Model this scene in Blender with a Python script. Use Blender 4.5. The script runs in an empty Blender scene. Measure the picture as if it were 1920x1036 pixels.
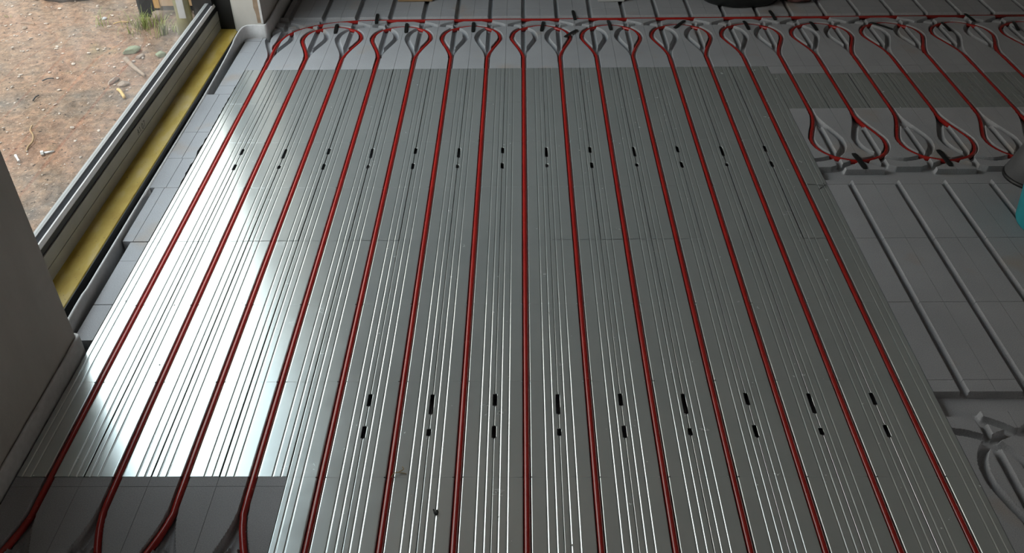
import bpy, bmesh, math, random
import numpy as np
from mathutils import Vector, Matrix

random.seed(7)
rng = np.random.default_rng(7)
S = bpy.context.scene
COL = S.collection

# ------------------------------------------------------------------ camera
PIT, YAW, ROL, H, X0 = 0.652190593, 0.0159445801, -0.0145087225, 1.55213832, -0.00537443
def cam_axes():
    cp, sp = math.cos(PIT), math.sin(PIT)
    F, U, X = Vector((0, cp, -sp)), Vector((0, sp, cp)), Vector((1, 0, 0))
    R = Matrix.Rotation(YAW, 3, 'Z')
    F, U, X = R @ F, R @ U, R @ X
    c, s = math.cos(ROL), math.sin(ROL)
    return F, U * c - X * s, X * c + U * s
F_, U_, X_ = cam_axes()
cd = bpy.data.cameras.new('camera')
cam = bpy.data.objects.new('camera', cd)
COL.objects.link(cam)
cam.matrix_world = Matrix(((X_.x, U_.x, -F_.x, X0), (X_.y, U_.y, -F_.y, 0), (X_.z, U_.z, -F_.z, H), (0, 0, 0, 1)))
cd.sensor_width = 36
cd.lens = 1703.576 * 36 / 1920
cd.clip_start = 0.05
S.camera = cam

# ------------------------------------------------------------------ world, daylight, exposure
w = bpy.data.worlds.new('sky'); S.world = w; w.use_nodes = True
nt = w.node_tree; nt.nodes.clear()
tc = nt.nodes.new('ShaderNodeTexCoord'); sep = nt.nodes.new('ShaderNodeSeparateXYZ')
nt.links.new(tc.outputs['Generated'], sep.inputs[0])
rp = nt.nodes.new('ShaderNodeValToRGB'); nt.links.new(sep.outputs['Z'], rp.inputs[0])
cr = rp.color_ramp
cr.elements[0].position = 0.0; cr.elements[0].color = (0.42, 0.39, 0.35, 1)
cr.elements[1].position = 1.0; cr.elements[1].color = (1.15, 1.14, 1.16, 1)
for pos, c in ((.30, (.52, .49, .45)), (.44, (.68, .64, .60)), (.57, (.84, .84, .84)), (.69, (.54, .71, .81)), (.80, (.90, .97, 1.05))):
    e = cr.elements.new(pos); e.color = (*c, 1)
bg = nt.nodes.new('ShaderNodeBackground'); bg.inputs['Strength'].default_value = 4.6
nt.links.new(rp.outputs[0], bg.inputs[0])
wo = nt.nodes.new('ShaderNodeOutputWorld'); nt.links.new(bg.outputs[0], wo.inputs[0])

S.view_settings.view_transform = 'Standard'
S.view_settings.look = 'None'
S.view_settings.exposure = 0.6
S.view_settings.gamma = 1.0
S.view_settings.use_curve_mapping = False
S.cycles.max_bounces = 10
S.cycles.diffuse_bounces = 6
S.cycles.glossy_bounces = 5
S.cycles.transparent_max_bounces = 12
S.cycles.caustics_reflective = False
S.cycles.sample_clamp_indirect = 6
S.cycles.use_denoising = True

# ------------------------------------------------------------------ materials
def new_mat(name):
    m = bpy.data.materials.new(name); m.use_nodes = True
    return m, m.node_tree, m.node_tree.nodes['Principled BSDF']
def coords(t, kind='Object', scale=(1, 1, 1)):
    a = t.nodes.new('ShaderNodeTexCoord'); b = t.nodes.new('ShaderNodeMapping')
    b.inputs['Scale'].default_value = scale
    t.links.new(a.outputs[kind], b.inputs[0]); return b.outputs[0]
def noise(t, vec, scale, detail=4, rough=.55):
    n = t.nodes.new('ShaderNodeTexNoise'); n.inputs['Scale'].default_value = scale
    n.inputs['Detail'].default_value = detail; n.inputs['Roughness'].default_value = rough
    t.links.new(vec, n.inputs['Vector']); return n.outputs['Fac']
def ramp(t, fac, stops):
    r = t.nodes.new('ShaderNodeValToRGB'); t.links.new(fac, r.inputs[0])
    el = r.color_ramp.elements
    el[0].position, el[0].color = stops[0][0], (*stops[0][1], 1)
    el[1].position, el[1].color = stops[-1][0], (*stops[-1][1], 1)
    for p, c in stops[1:-1]:
        q = el.new(p); q.color = (*c, 1)
    return r.outputs[0]
def mixc(t, fac, a, b, mode='MIX'):
    m = t.nodes.new('ShaderNodeMix'); m.data_type = 'RGBA'; m.blend_type = mode
    for s, v in ((m.inputs[0], fac), (m.inputs[6], a), (m.inputs[7], b)):
        if hasattr(v, 'is_output'): t.links.new(v, s)
        elif isinstance(v, (int, float)): s.default_value = v
        else: s.default_value = (*v, 1)
    return m.outputs[2]
def bump(t, b, h, dist, strength=1.0):
    n = t.nodes.new('ShaderNodeBump'); n.inputs['Distance'].default_value = dist; n.inputs['Strength'].default_value = strength
    t.links.new(h, n.inputs['Height']); t.links.new(n.outputs[0], b.inputs['Normal'])
def simple(name, c, rough=.5, metal=0., var=.12, scale=30, bd=0.0, spec=.5):
    m, t, b = new_mat(name)
    v = coords(t)
    n = noise(t, v, scale)
    lo = tuple(x * (1 - var) for x in c); hi = tuple(min(1, x * (1 + var)) for x in c)
    t.links.new(ramp(t, n, [(.3, lo), (.7, hi)]), b.inputs['Base Color'])
    b.inputs['Roughness'].default_value = rough; b.inputs['Metallic'].default_value = metal
    b.inputs['Specular IOR Level'].default_value = spec
    if bd: bump(t, b, n, bd)
    return m

def foam_material(name, c):
    m, t, b = new_mat(name)
    v = coords(t)
    vo = t.nodes.new('ShaderNodeTexVoronoi'); vo.inputs['Scale'].default_value = 260
    t.links.new(v, vo.inputs['Vector'])
    big = noise(t, v, 3.0, 5)
    fine = noise(t, v, 420, 2)
    c1 = ramp(t, big, [(.3, tuple(x * .90 for x in c)), (.72, tuple(x * 1.08 for x in c))])
    brown = ramp(t, noise(t, v, 4.6, 3), [(.60, (0, 0, 0)), (.78, (1, 1, 1))])
    c2 = mixc(t, brown, c1, (c[0] * 1.02, c[1] * .86, c[2] * .70))
    spk = ramp(t, fine, [(.25, (.80, .80, .80)), (.75, (1.12, 1.12, 1.12))])
    c3 = mixc(t, 1.0, c2, spk, 'MULTIPLY')
    t.links.new(c3, b.inputs['Base Color'])
    b.inputs['Roughness'].default_value = .72
    b.inputs['Specular IOR Level'].default_value = .25
    bump(t, b, vo.outputs['Distance'], .0006, .5)
    return m
M_FOAM = foam_material('grey_foam', (.355, .358, .375))

def plate_material():
    m, t, b = new_mat('galvanised_sheet')
    oi = t.nodes.new('ShaderNodeObjectInfo')
    va = t.nodes.new('ShaderNodeVectorMath'); va.operation = 'MULTIPLY_ADD'
    t.links.new(oi.outputs['Random'], va.inputs[0]); va.inputs[1].default_value = (37, 91, 53); t.links.new(coords(t), va.inputs[2])
    v = va.outputs[0]
    vs = coords(t, 'Object', (60, 1.2, 60))
    grain = noise(t, vs, 8, 3)
    smear = noise(t, v, 5, 6, .65)
    scr = noise(t, v, 14, 6, .7)
    col = ramp(t, smear, [(.3, (.62, .66, .655)), (.7, (.68, .715, .705))])
    t.links.new(col, b.inputs['Base Color'])
    b.inputs['Metallic'].default_value = .70
    r1 = ramp(t, scr, [(.35, (.22, .22, .22)), (.62, (.255, .255, .255)), (.78, (.30, .30, .30))])
    t.links.new(r1, b.inputs['Roughness'])
    bump(t, b, grain, .00004, .25)
    return m
M_PLATE = plate_material()

def pipe_material():
    m, t, b = new_mat('red_plastic_pipe')
    v = coords(t)
    n = noise(t, v, 9, 4)
    dust = ramp(t, noise(t, v, 130, 3), [(.66, (0, 0, 0)), (.74, (1, 1, 1))])
    base = ramp(t, n, [(.3, (.29, .014, .012)), (.7, (.36, .020, .016))])
    t.links.new(mixc(t, dust, base, (.46, .07, .055)), b.inputs['Base Color'])
    b.inputs['Roughness'].default_value = .22
    b.inputs['Specular IOR Level'].default_value = .5
    return m
M_PIPE = pipe_material()
M_CLIP = simple('black_plastic', (.012, .013, .013), .45)
M_STRIP = simple('pale_edge_foam', (.60, .59, .59), .75, bd=.0006, scale=60, var=.08)
M_BLACK = simple('black_frame', (.010, .010, .011), .5)
M_BEAD = simple('silver_bead', (.80, .77, .75), .4, .0, var=.05)
M_LIP = simple('gasket_edge', (.22, .22, .22), .5, var=.05)
M_GASK = simple('grey_gasket', (.10, .105, .115), .45)
M_FRAME = simple('pale_frame', (.40, .395, .365), .5, var=.08, scale=14)
M_SLAB = simple('concrete_slab', (.16, .16, .16), .9, bd=.002)

def plaster(name, c, dark=.75):
    m, t, b = new_mat(name)
    v = coords(t)
    st = noise(t, coords(t, 'Object', (1, 1, .35)), 5, 6, .6)
    t.links.new(ramp(t, st, [(.25, tuple(x * dark for x in c)), (.7, c)]), b.inputs['Base Color'])
    b.inputs['Roughness'].default_value = .85
    bump(t, b, noise(t, v, 45, 5), .0015, .5)
    return m
M_PLASTER = plaster('bare_plaster', (.60, .57, .53))
M_WALL = plaster('room_plaster', (.78, .79, .79), .88)
M_WALLD = plaster('grey_render', (.24, .24, .24))

def sill_material():
    m, t, b = new_mat('yellow_sill')
    v = coords(t, 'Object', (3, 1, 3))
    n = noise(t, v, 7, 5)
    c = ramp(t, n, [(.3, (.36, .235, .025)), (.52, (.48, .345, .06)), (.75, (.54, .43, .20))])
    sp = ramp(t, noise(t, coords(t), 120, 2), [(.70, (0, 0, 0)), (.76, (1, 1, 1))])
    t.links.new(mixc(t, sp, c, (.10, .075, .04)), b.inputs['Base Color'])
    b.inputs['Roughness'].default_value = .6
    bump(t, b, n, .001)
    return m
M_SILL = sill_material()

def glass_material():
    m = bpy.data.materials.new('dusty_glass'); m.use_nodes = True
    t = m.node_tree; t.nodes.clear()
    tr = t.nodes.new('ShaderNodeBsdfTransparent'); tr.inputs[0].default_value = (.90, .92, .91, 1)
    gl = t.nodes.new('ShaderNodeBsdfGlossy'); gl.inputs['Roughness'].default_value = .02
    fr = t.nodes.new('ShaderNodeFresnel'); fr.inputs['IOR'].default_value = 1.5
    mx = t.nodes.new('ShaderNodeMixShader')
    ge = t.nodes.new('ShaderNodeNewGeometry')          # the outer face of the pane alone reflects
    om = t.nodes.new('ShaderNodeMath'); om.operation = 'SUBTRACT'; om.inputs[0].default_value = 1
    t.links.new(ge.outputs['Backfacing'], om.inputs[1])
    ml = t.nodes.new('ShaderNodeMath'); ml.operation = 'MULTIPLY'
    t.links.new(fr.outputs[0], ml.inputs[0]); t.links.new(om.outputs[0], ml.inputs[1])
    t.links.new(ml.outputs[0], mx.inputs[0]); t.links.new(tr.outputs[0], mx.inputs[1]); t.links.new(gl.outputs[0], mx.inputs[2])
    df = t.nodes.new('ShaderNodeBsdfTranslucent'); df.inputs[0].default_value = (.75, .74, .72, 1)
    n = noise(t, coords(t, 'Object', (1, 1, .6)), 5, 5)
    r = ramp(t, n, [(.42, (0, 0, 0)), (.75, (.05, .05, .05))])
    m2 = t.nodes.new('ShaderNodeMixShader')
    t.links.new(r, m2.inputs[0]); t.links.new(mx.outputs[0], m2.inputs[1]); t.links.new(df.outputs[0], m2.inputs[2])
    o = t.nodes.new('ShaderNodeOutputMaterial'); t.links.new(m2.outputs[0], o.inputs[0])
    return m
M_GLASS = glass_material()

def dirt_material():
    m, t, b = new_mat('trodden_earth')
    v = coords(t)
    n1 = noise(t, v, 2.2, 6, .65); n2 = noise(t, v, 26, 6, .7); n3 = noise(t, v, 110, 3, .6)
    vs = coords(t, 'Object', (1, 1, 1))
    c = ramp(t, n1, [(.32, (.115, .098, .084)), (.47, (.175, .118, .082)), (.60, (.195, .116, .078)), (.75, (.165, .125, .075))])
    f = ramp(t, n2, [(.3, (.58, .56, .56)), (.5, (1.05, 1.05, 1.05)), (.72, (1.75, 1.66, 1.55))])
    c = mixc(t, 1.0, c, f, 'MULTIPLY')
    sp = ramp(t, n3, [(.62, (0, 0, 0)), (.70, (1, 1, 1))])
    c = mixc(t, sp, c, (.36, .28, .215))
    dk = ramp(t, noise(t, v, 60, 3), [(.30, (1, 1, 1)), (.38, (0, 0, 0))])
    c = mixc(t, dk, c, (.030, .022, .018))
    t.links.new(c, b.inputs['Base Color'])
    b.inputs['Roughness'].default_value = .95; b.inputs['Specular IOR Level'].default_value = .1
    bump(t, b, n2, .02, .8)
    return m
M_DIRT = dirt_material()
M_STONE = simple('pale_green_stone', (.17, .19, .12), .9, scale=14, var=.25, bd=.004)
M_STONE2 = simple('buff_stone', (.22, .165, .13), .9, scale=14, var=.25, bd=.004)
M_WOOD = simple('yellow_timber', (.36, .20, .055), .7, scale=9, var=.25)
M_WOODP = simple('pale_timber', (.30, .19, .10), .7, scale=9, var=.2)
M_DARKW = simple('dark_grey_timber', (.022, .022, .023), .8)
M_TWIG = simple('dry_wood', (.19, .135, .095), .85, var=.3)
M_CHIP = simple('fresh_wood_splinter', (.40, .27, .10), .8)
M_GRASS = simple('young_grass', (.20, .23, .06), .8, var=.35, scale=12)
M_MOTTLE = simple('mottled_yellow_green', (.13, .12, .045), .9, var=.6, scale=9)
M_STEEL = simple('bright_steel', (.42, .41, .40), .4, .6)
M_ROPE = simple('yellowed_cord', (.24, .15, .07), .8)
M_PAPER = simple('white_paper', (.32, .32, .33), .8, var=.05)
M_GRAVEL = simple('small_gravel', (.34, .28, .23), .9, var=.4, scale=40)
M_TEAL = simple('turquoise_plastic', (.02, .30, .36), .4, var=.05)
M_GREYP = simple('dark_grey_plastic', (.085, .085, .09), .5, var=.08)
M_TORN = simple('torn_brown_paper', (.30, .215, .15), .9, var=.15)
M_BAG = simple('dark_plastic_sack', (.012, .014, .014), .35, bd=.003)
M_PINK = simple('dull_pink_cloth', (.14, .06, .06), .8)
M_WHITEB = simple('white_plastic', (.50, .50, .50), .5, var=.04)
M_INK = simple('dark_ink', (.07, .08, .08), .8)
M_LINT = simple('grey_lint', (.06, .065, .065), .95)
M_CRUMB = simple('pale_crumbs', (.45, .44, .42), .9)
M_SHOE = simple('shoe_upper', (.20, .19, .20), .7)
M_SOLE = simple('shoe_sole', (.03, .022, .02), .7)

# ------------------------------------------------------------------ mesh helpers
def tag(o, label=None, cat=None, group=None, kind=None):
    if label: o['label'] = label
    if cat: o['category'] = cat
    if group: o['group'] = group
    if kind: o['kind'] = kind
    return o
def empty(name, loc=(0, 0, 0)):
    o = bpy.data.objects.new(name, None); o.empty_display_size = .05
    COL.objects.link(o); o.location = loc; return o
def link(name, me, mat, parent=None, smooth=False):
    if mat: me.materials.append(mat)
    me.polygons.foreach_set('use_smooth', [bool(smooth)] * len(me.polygons))
    o = bpy.data.objects.new(name, me); COL.objects.link(o)
    if parent: o.parent = parent
    return o
def mesh_from(name, V, Fs):
    me = bpy.data.meshes.new(name); me.from_pydata([tuple(v) for v in V], [], [tuple(f) for f in Fs]); me.update(); return me
def quads_mesh(name, V, Q):
    V = np.asarray(V, np.float32); Q = np.asarray(Q, np.int32)
    me = bpy.data.meshes.new(name)
    me.vertices.add(len(V)); me.vertices.foreach_set('co', V.ravel())
    me.loops.add(Q.size); me.loops.foreach_set('vertex_index', Q.ravel())
    me.polygons.add(len(Q))
    me.polygons.foreach_set('loop_start', np.arange(0, Q.size, 4, dtype=np.int32))
    me.polygons.foreach_set('loop_total', np.full(len(Q), 4, np.int32))
    me.update(calc_edges=True); me.validate()
    return me
def boxes(name, bl, mat, parent=None, bevel=0.0):
    bm = bmesh.new()
    for (x0, x1, y0, y1, z0, z1) in bl:
        r = bmesh.ops.create_cube(bm, size=1)
        bmesh.ops.scale(bm, vec=(x1 - x0, y1 - y0, z1 - z0), verts=r['verts'])
        bmesh.ops.translate(bm, vec=((x0 + x1) / 2, (y0 + y1) / 2, (z0 + z1) / 2), verts=r['verts'])
    if bevel: bmesh.ops.bevel(bm, geom=bm.edges[:], offset=bevel, segments=2, affect='EDGES')
    me = bpy.data.meshes.new(name); bm.to_mesh(me); bm.free()
    return link(name, me, mat, parent)
def catmull(P, n=8):
    P = [np.array(p, float) for p in P]
    P = [2 * P[0] - P[1]] + P + [2 * P[-1] - P[-2]]
    out = []
    for i in range(1, len(P) - 2):
        a, b, c, d = P[i - 1:i + 3]
        for k in range(n):
            t = k / n
            out.append(.5 * (2 * b + (c - a) * t + (2 * a - 5 * b + 4 * c - d) * t * t + (3 * b - a - 3 * c + d) * t ** 3))
    out.append(P[-2]); return np.array(out)
def tube_mesh(name, path, rad, n=16, cap=True):
    path = np.asarray(path, float)
    keep = [0] + [i for i in range(1, len(path)) if np.linalg.norm(path[i] - path[i - 1]) > 1e-5]
    path = path[keep]
    rad = np.full(len(path), rad) if np.isscalar(rad) else np.asarray(rad)[keep]
    T = np.gradient(path, axis=0); T /= np.linalg.norm(T, axis=1)[:, None]
    up = np.array([0, 0, 1.0])
    V = []
    prev = None
    for p, t, r in zip(path, T, rad):
        s = np.cross(t, up)
        if np.linalg.norm(s) < .15: s = prev if prev is not None else np.array([1.0, 0, 0])
        s = s - t * s.dot(t); s /= np.linalg.norm(s); prev = s
        u = np.cross(s, t)
        for k in range(n):
            a = 2 * math.pi * k / n
            V.append(p + r * (math.cos(a) * s + math.sin(a) * u))
    Fs = []
    for i in range(len(path) - 1):
        for k in range(n):
            a, b = i * n + k, i * n + (k + 1) % n
            Fs.append((a, b, b + n, a + n))
    if cap:
        Fs.append(tuple(range(n))[::-1]); Fs.append(tuple(range((len(path) - 1) * n, len(path) * n)))
    me = mesh_from(name, V, Fs)
    bm = bmesh.new(); bm.from_mesh(me); bmesh.ops.recalc_face_normals(bm, faces=bm.faces); bm.to_mesh(me); bm.free()
    return me
def lathe(name, prof, mat, parent=None, n=40, loc=(0, 0, 0)):
    V, Fs = [], []
    for r, z in prof:
        for k in range(n):
            a = 2 * math.pi * k / n
            V.append((loc[0] + r * math.cos(a), loc[1] + r * math.sin(a), loc[2] + z))
    for i in range(len(prof) - 1):
        for k in range(n):
            a, b = i * n + k, i * n + (k + 1) % n
            Fs.append((a, b, b + n, a + n))
    return link(name, mesh_from(name, V, Fs), mat, parent, True)
def rock_mesh(name, r, sq, seed):
    bm = bmesh.new(); bmesh.ops.create_icosphere(bm, subdivisions=3, radius=1)
    g = random.Random(seed)
    dirs = [(Vector((g.uniform(-1, 1), g.uniform(-1, 1), g.uniform(-1, 1))).normalized(), g.uniform(.62, .92)) for _ in range(9)]
    for v in bm.verts:
        d = v.co.normalized(); k = 1
        for n, lim in dirs:
            q = d.dot(n)
            if q > 0 and k * q > lim: k = lim / q
        v.co = d * k
        v.co = Vector((v.co.x * r * sq[0], v.co.y * r * sq[1], v.co.z * r * sq[2]))
    me = bpy.data.meshes.new(name); bm.to_mesh(me); bm.free(); return me

# ------------------------------------------------------------------ bending pattern of the foam boards
P_ = .15
LOOP_L = [(0, -.13), (0, -.08), (0, -.03), (-.004, .02), (-.018, .075), (-.038, .135), (-.050, .185), (-.043, .240), (-.016, .285), (.026, .312), (.075, .325)]
LOOP = catmull(LOOP_L + [(.15 - x, t) for x, t in LOOP_L[-2::-1]], 6)
APEX, HEAD, LIP_R, LIP_P, FAR = .325, .403, .374, .391, .452

def seg_dist(X, Y, pts):
    d = np.full(X.shape, 9.0)
    for (x0, y0), (x1, y1) in zip(pts[:-1], pts[1:]):
        dx, dy = x1 - x0, y1 - y0
        L = dx * dx + dy * dy
        if L < 1e-12: continue
        u = np.clip(((X - x0) * dx + (Y - y0) * dy) / L, 0, 1)
        d = np.minimum(d, (X - x0 - u * dx) ** 2 + (Y - y0 - u * dy) ** 2)
    return np.sqrt(d)
def channel(d, r=.0092, flat=-.0100, wall=.0015):
    z = flat - np.sqrt(np.maximum(0, r * r - d * d))
    u = np.clip((d - r) / wall, 0, 1)
    return np.where(d < r, z, flat * (1 - u))
def grid_axis(a, b, step, seams=(), half=.0005):
    v = list(np.arange(a, b + step * .01, step)); v[-1] = b
    for s in seams:
        v = [q for q in v if abs(q - s) > half * 1.4]
        if s <= a + 1e-6: v += [a, a + half]
        elif s >= b - 1e-6: v += [b - half, b]
        else: v += [s - half, s, s + half]
    return np.array(sorted(set(np.round(v, 6))))
def board_mesh(name, xs, ys, zf, mask=None, bottom=-.05):
    X, Y = np.meshgrid(xs, ys)
    Z = zf(X, Y)
    ny, nx = X.shape
    V = np.stack([X, Y, Z], -1).reshape(-1, 3)
    I = np.arange(nx * ny).reshape(ny, nx)
    Q = np.stack([I[:-1, :-1], I[:-1, 1:], I[1:, 1:], I[1:, :-1]], -1).reshape(-1, 4)
    if mask is not None:
        cx = (X[:-1, :-1] + X[1:, 1:]) / 2; cy = (Y[:-1, :-1] + Y[1:, 1:]) / 2
        Q = Q[mask(cx, cy).reshape(-1)]
    # skirts along every open edge
    E = np.concatenate([Q[:, [0, 1]], Q[:, [1, 2]], Q[:, [2, 3]], Q[:, [3, 0]]])
    key = np.sort(E, 1); k = key[:, 0].astype(np.int64) * (nx * ny) + key[:, 1]
    _, idx, cnt = np.unique(k, return_index=True, return_counts=True)
    B = E[idx[cnt == 1]]
    W = V.copy(); W[:, 2] = bottom
    N = len(V)
    SQ = np.stack([B[:, 1], B[:, 0], B[:, 0] + N, B[:, 1] + N], -1)
    # plain underside
    UQ = Q[:, ::-1] + N
    V2 = np.concatenate([V, W]); Q2 = np.concatenate([Q, SQ, UQ])
    used = np.unique(Q2); re = np.zeros(len(V2), np.int64); re[used] = np.arange(len(used))
    return quads_mesh(name, V2[used], re[Q2])

HEADER_TAIL = [(-.30, 3.936), (-.60, 3.936), (-.74, 3.931), (-.84, 3.912), (-.90, 3.889), (-.95, 3.860), (-.99, 3.830), (-1.019, 3.790), (-1.041, 3.735), (-1.053, 3.66), (-1.053, 3.58), (-1.05, 3.48), (-1.05, 3.40)]
TAIL = catmull(HEADER_TAIL, 8)

def bend_board(name, k0, n, neck, sgn, t0, t1, label, extra=None, score=(), step=.0023, mask=None, far=FAR):
    """cells k0 .. k0+n-1; t runs from the neck towards the trough; y = neck + sgn*t"""
    xa, xb = k0 * P_ - P_ / 2, (k0 + n) * P_ - P_ / 2
    seams = [xa + i * P_ for i in range(n + 1)]
    xs = grid_axis(xa, xb, step, seams)
    ya, yb = sorted((neck + sgn * t0, neck + sgn * t1))
    ys = grid_axis(ya, yb, step, score)
    def zf(X, Y):
        T = (Y - neck) * sgn
        D = np.full(X.shape, 9.0)
        for k in range(k0 - 2, k0 + n + 2):
            cx = k * P_
            sel = (X > cx - .09) & (X < cx + .24)
            if not sel.any(): continue
            d = seg_dist(X[sel], T[sel], [(cx + x, t) for x, t in LOOP])
            d = np.minimum(d, seg_dist(X[sel], T[sel], [(cx, -.6), (cx, FAR + .2)]))
            c = cx + P_ / 2
            for s in ((-1, 1) if k % 2 else ()):
                d = np.minimum(d, seg_dist(X[sel], T[sel], [(c + s * q, u) for q, u in ((.004, APEX - .004), (.030, .342), (.055, .357), (.085, .372), (.11, .385))]))
            D[sel] = np.minimum(D[sel], d)
        if extra is not None:
            D = np.minimum(D, seg_dist(X, Y, extra))
        Z = channel(D)
        # header trough with a stepped lip (step follows every second loop)
        kk = np.floor(X / P_).astype(int)
        lip = np.where(kk % 2 == 0, LIP_R, LIP_P)
        inside = np.minimum(T - lip, far - T)
        Zt = -.019 * np.clip(inside / .0022 + .5, 0, 1)
        Z = np.minimum(Z, Zt)
        for s in seams:
            Z = np.where((np.abs(X - s) < .0002), np.minimum(Z, -.011), Z)
        for s in score:
            Z = np.where((np.abs(Y - s) < .0002), np.minimum(Z, -.011), Z)
        return Z
    me = board_mesh(name, xs, ys, zf, mask)
    o = link(name, me, M_FOAM, None, True)
    me.set_sharp_from_angle(angle=math.radians(38))
    tag(o, label, 'insulation board', 'foam bend boards with looped grooves')
    return o
def straight_board(name, k0, n, ya, yb, label, score=(), group='straight grooved foam boards', mask=None):
    xa, xb = k0 * P_ - P_ / 2, (k0 + n) * P_ - P_ / 2
    seams = [xa + i * P_ for i in range(n + 1)]
    xs = list(grid_axis(xa, xb, .02, seams))
    for k in range(k0, k0 + n):
        xs = [x for x in xs if abs(x - k * P_) > .014] + list(k * P_ + np.linspace(-.0115, .0115, 15))
    xs = np.array(sorted(set(np.round(xs, 6))))
    ys = grid_axis(ya, yb, .03, score, .0009)
    def zf(X, Y):
        D = np.abs(X - np.round(X / P_) * P_)
        Z = channel(D)
        for s in seams: Z = np.where(np.abs(X - s) < .0002, np.minimum(Z, -.011), Z)
        for s in score: Z = np.where(np.abs(Y - s) < .0002, np.minimum(Z, -.011), Z)
        return Z
    o = link(name, board_mesh(name, xs, ys, zf, mask), M_FOAM)
    return tag(o, label, 'insulation board', group)

NT, NL, NB, NR, NO = 3.533, 2.993, 1.215, 1.116, .90
R0 = 3.411
FART = .427     # the far trough is narrower: the next boards are pushed up to the header pipe
pier = lambda x, y: ~((x < -1.098) & (y > 3.735))
TOPL = ['grey foam bend board beside the pier corner, under the curved start of the pipe',
        'grey foam bend board second along from the pier corner, ahead of the long plates',
        'grey foam bend board third along from the pier corner, holding the tilted odd clip',
        'grey foam bend board fourth along from the pier, before the dark sack',
        'grey foam bend board fifth along from the pier corner, beyond the short plates',
        'grey foam bend board farthest along the header pipe from the pier corner']
for i in range(6):
    k0 = -7 + 4 * i
    right = k0 >= 5
    if k0 == 5:   # this board straddles the end of the long plates
        bend_board('insulation_board', k0, 4, NT, 1, R0 - NT, FART + .006, TOPL[i], score=(R0,), far=FART)
    else:
        bend_board('insulation_board', k0, 4, NT, 1, R0 - NT, FART + .006, TOPL[i], far=FART,
                   extra=TAIL if i < 2 else None, mask=pier if i == 0 else None)
# filler strip between bend boards and the short plates
straight_board('insulation_board', 7, 10, 3.343, R0 - .0015, 'narrow grey foam filler strip between the bend boards and short plates')
FARL = ['grey grooved foam board behind the header pipe, tucked against the pier',
        'grey grooved foam board behind the header pipe, under the timber offcut',
        'grey grooved foam board behind the header pipe, between timber offcut and white box',
        'grey grooved foam board behind the header pipe, under the dark sack',
        'grey grooved foam board behind the header pipe, just beyond the dark sack',
        'grey grooved foam board behind the header pipe, farthest from the pier']
for i in range(6):
    straight_board('insulation_board', -7 + 4 * i, 4, NT + FART + .0063, 5.2, FARL[i], score=(4.045, 4.35, 4.65, 4.95),
                   mask=(lambda x, y: x > -1.088) if i == 0 else None)
LOWL = ['grey foam bend board next to the long plates, holding two lower red loops',
        'grey foam bend board beyond the grey cone, holding the end red loops']
for i in range(2):
    bend_board('insulation_board', 7 + 4 * i, 4, NL, -1, -.050, FAR + .012, LOWL[i])
MIDL = ['bare grooved foam board beside the long plates, with empty straight channels',
        'bare grooved foam board under the turquoise bucket, with empty straight channels']
for i in range(2):
    straight_board('insulation_board', 7 + 4 * i, 4, NR + FAR + .0123, NL - FAR - .0123, MIDL[i], score=(2.513, 2.211, 1.911, 1.611))
bend_board('insulation_board', 7, 4, NR, 1, -.30, FAR + .012, 'empty foam bend board in the near corner beside the long plates')
bend_board('insulation_board', -7, 4, NB, -1, -(1.313 - NB), FAR + .012, 'dark shaded foam bend board at the foot of the near wall', score=(1.287,))
bend_board('insulation_board', -3, 10, NO, -1, -.108, FAR + .012, 'foam bend board ahead of the near end of the long plates', step=.0028)

# ------------------------------------------------------------------ foam under the plates
def underlay(name, k0, n, ya, yb, label):
    xa, xb = k0 * P_ - P_ / 2 + .001, (k0 + n) * P_ - P_ / 2 - .001
    xs = set([xa, xb])
    for k in range(k0, k0 + n):
        for q in (.0145, .0160, .060, .066): xs |= {k * P_ + q, k * P_ - q}
    xs = np.array(sorted(np.round(list(xs), 6)))
    def zf(X, Y):
        D = np.abs(X - np.round(X / P_) * P_)
        return np.where((D < .015) , -.0200, np.where(D > .063, -.034, -.0031))
    o = link(name, board_mesh(name, xs, np.array([ya, yb]), zf), M_FOAM)
    return tag(o, label, 'insulation board')
underlay('insulation_board', -7, 4, 1.3145, R0 - .001, 'grey foam underlay glimpsed in gaps of the plates nearest the window')
underlay('insulation_board', -3, 10, 1.010, R0 - .001, 'grey foam underlay glimpsed in gaps of the long plates in mid floor')
underlay('insulation_board', 7, 10, 3.045, 3.342, 'grey foam underlay beneath the short plates by the lower loops')

# ------------------------------------------------------------------ heat spreader plates
def plate_profile(hl, hr, lip):
    pts = []
    def bead(c, half=.0026, dep=.0012):
        a = [(c - half - .0006, 0)]
        for i in range(9):
            u = -1 + 2 * i / 8
            a.append((c + u * half, -dep * .5 * (1 + math.cos(math.pi * u))))
        a.append((c + half + .0006, 0)); return a
    # left half
    pts.append((-hl, -.0004)); pts.append((-hl + .0008, 0)); pts.append((-hl + .0016, 0))
    pts += bead(-.0605) + bead(-.042)
    L = [(lip + .0012, 0), (lip, -.00015), (lip - .0006, -.0007), (lip - .0010, -.0017), (.0084, -.0040)]
    pts.append((-lip - .003, 0))
    pts += [(-x, z) for x, z in L]
    for i in range(7):
        a = math.pi + math.pi * (i + 1) / 8
        pts.append((.0084 * math.cos(a), -.0080 + .0084 * math.sin(a)))
    pts += [(x, z) for x, z in L[::-1]]
    pts.append((lip + .003, 0))
    pts += bead(.042) + bead(.0605)
    pts.append((hr - .0016, 0)); pts.append((hr - .0008, 0)); pts.append((hr, -.0004))
    return pts
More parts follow.
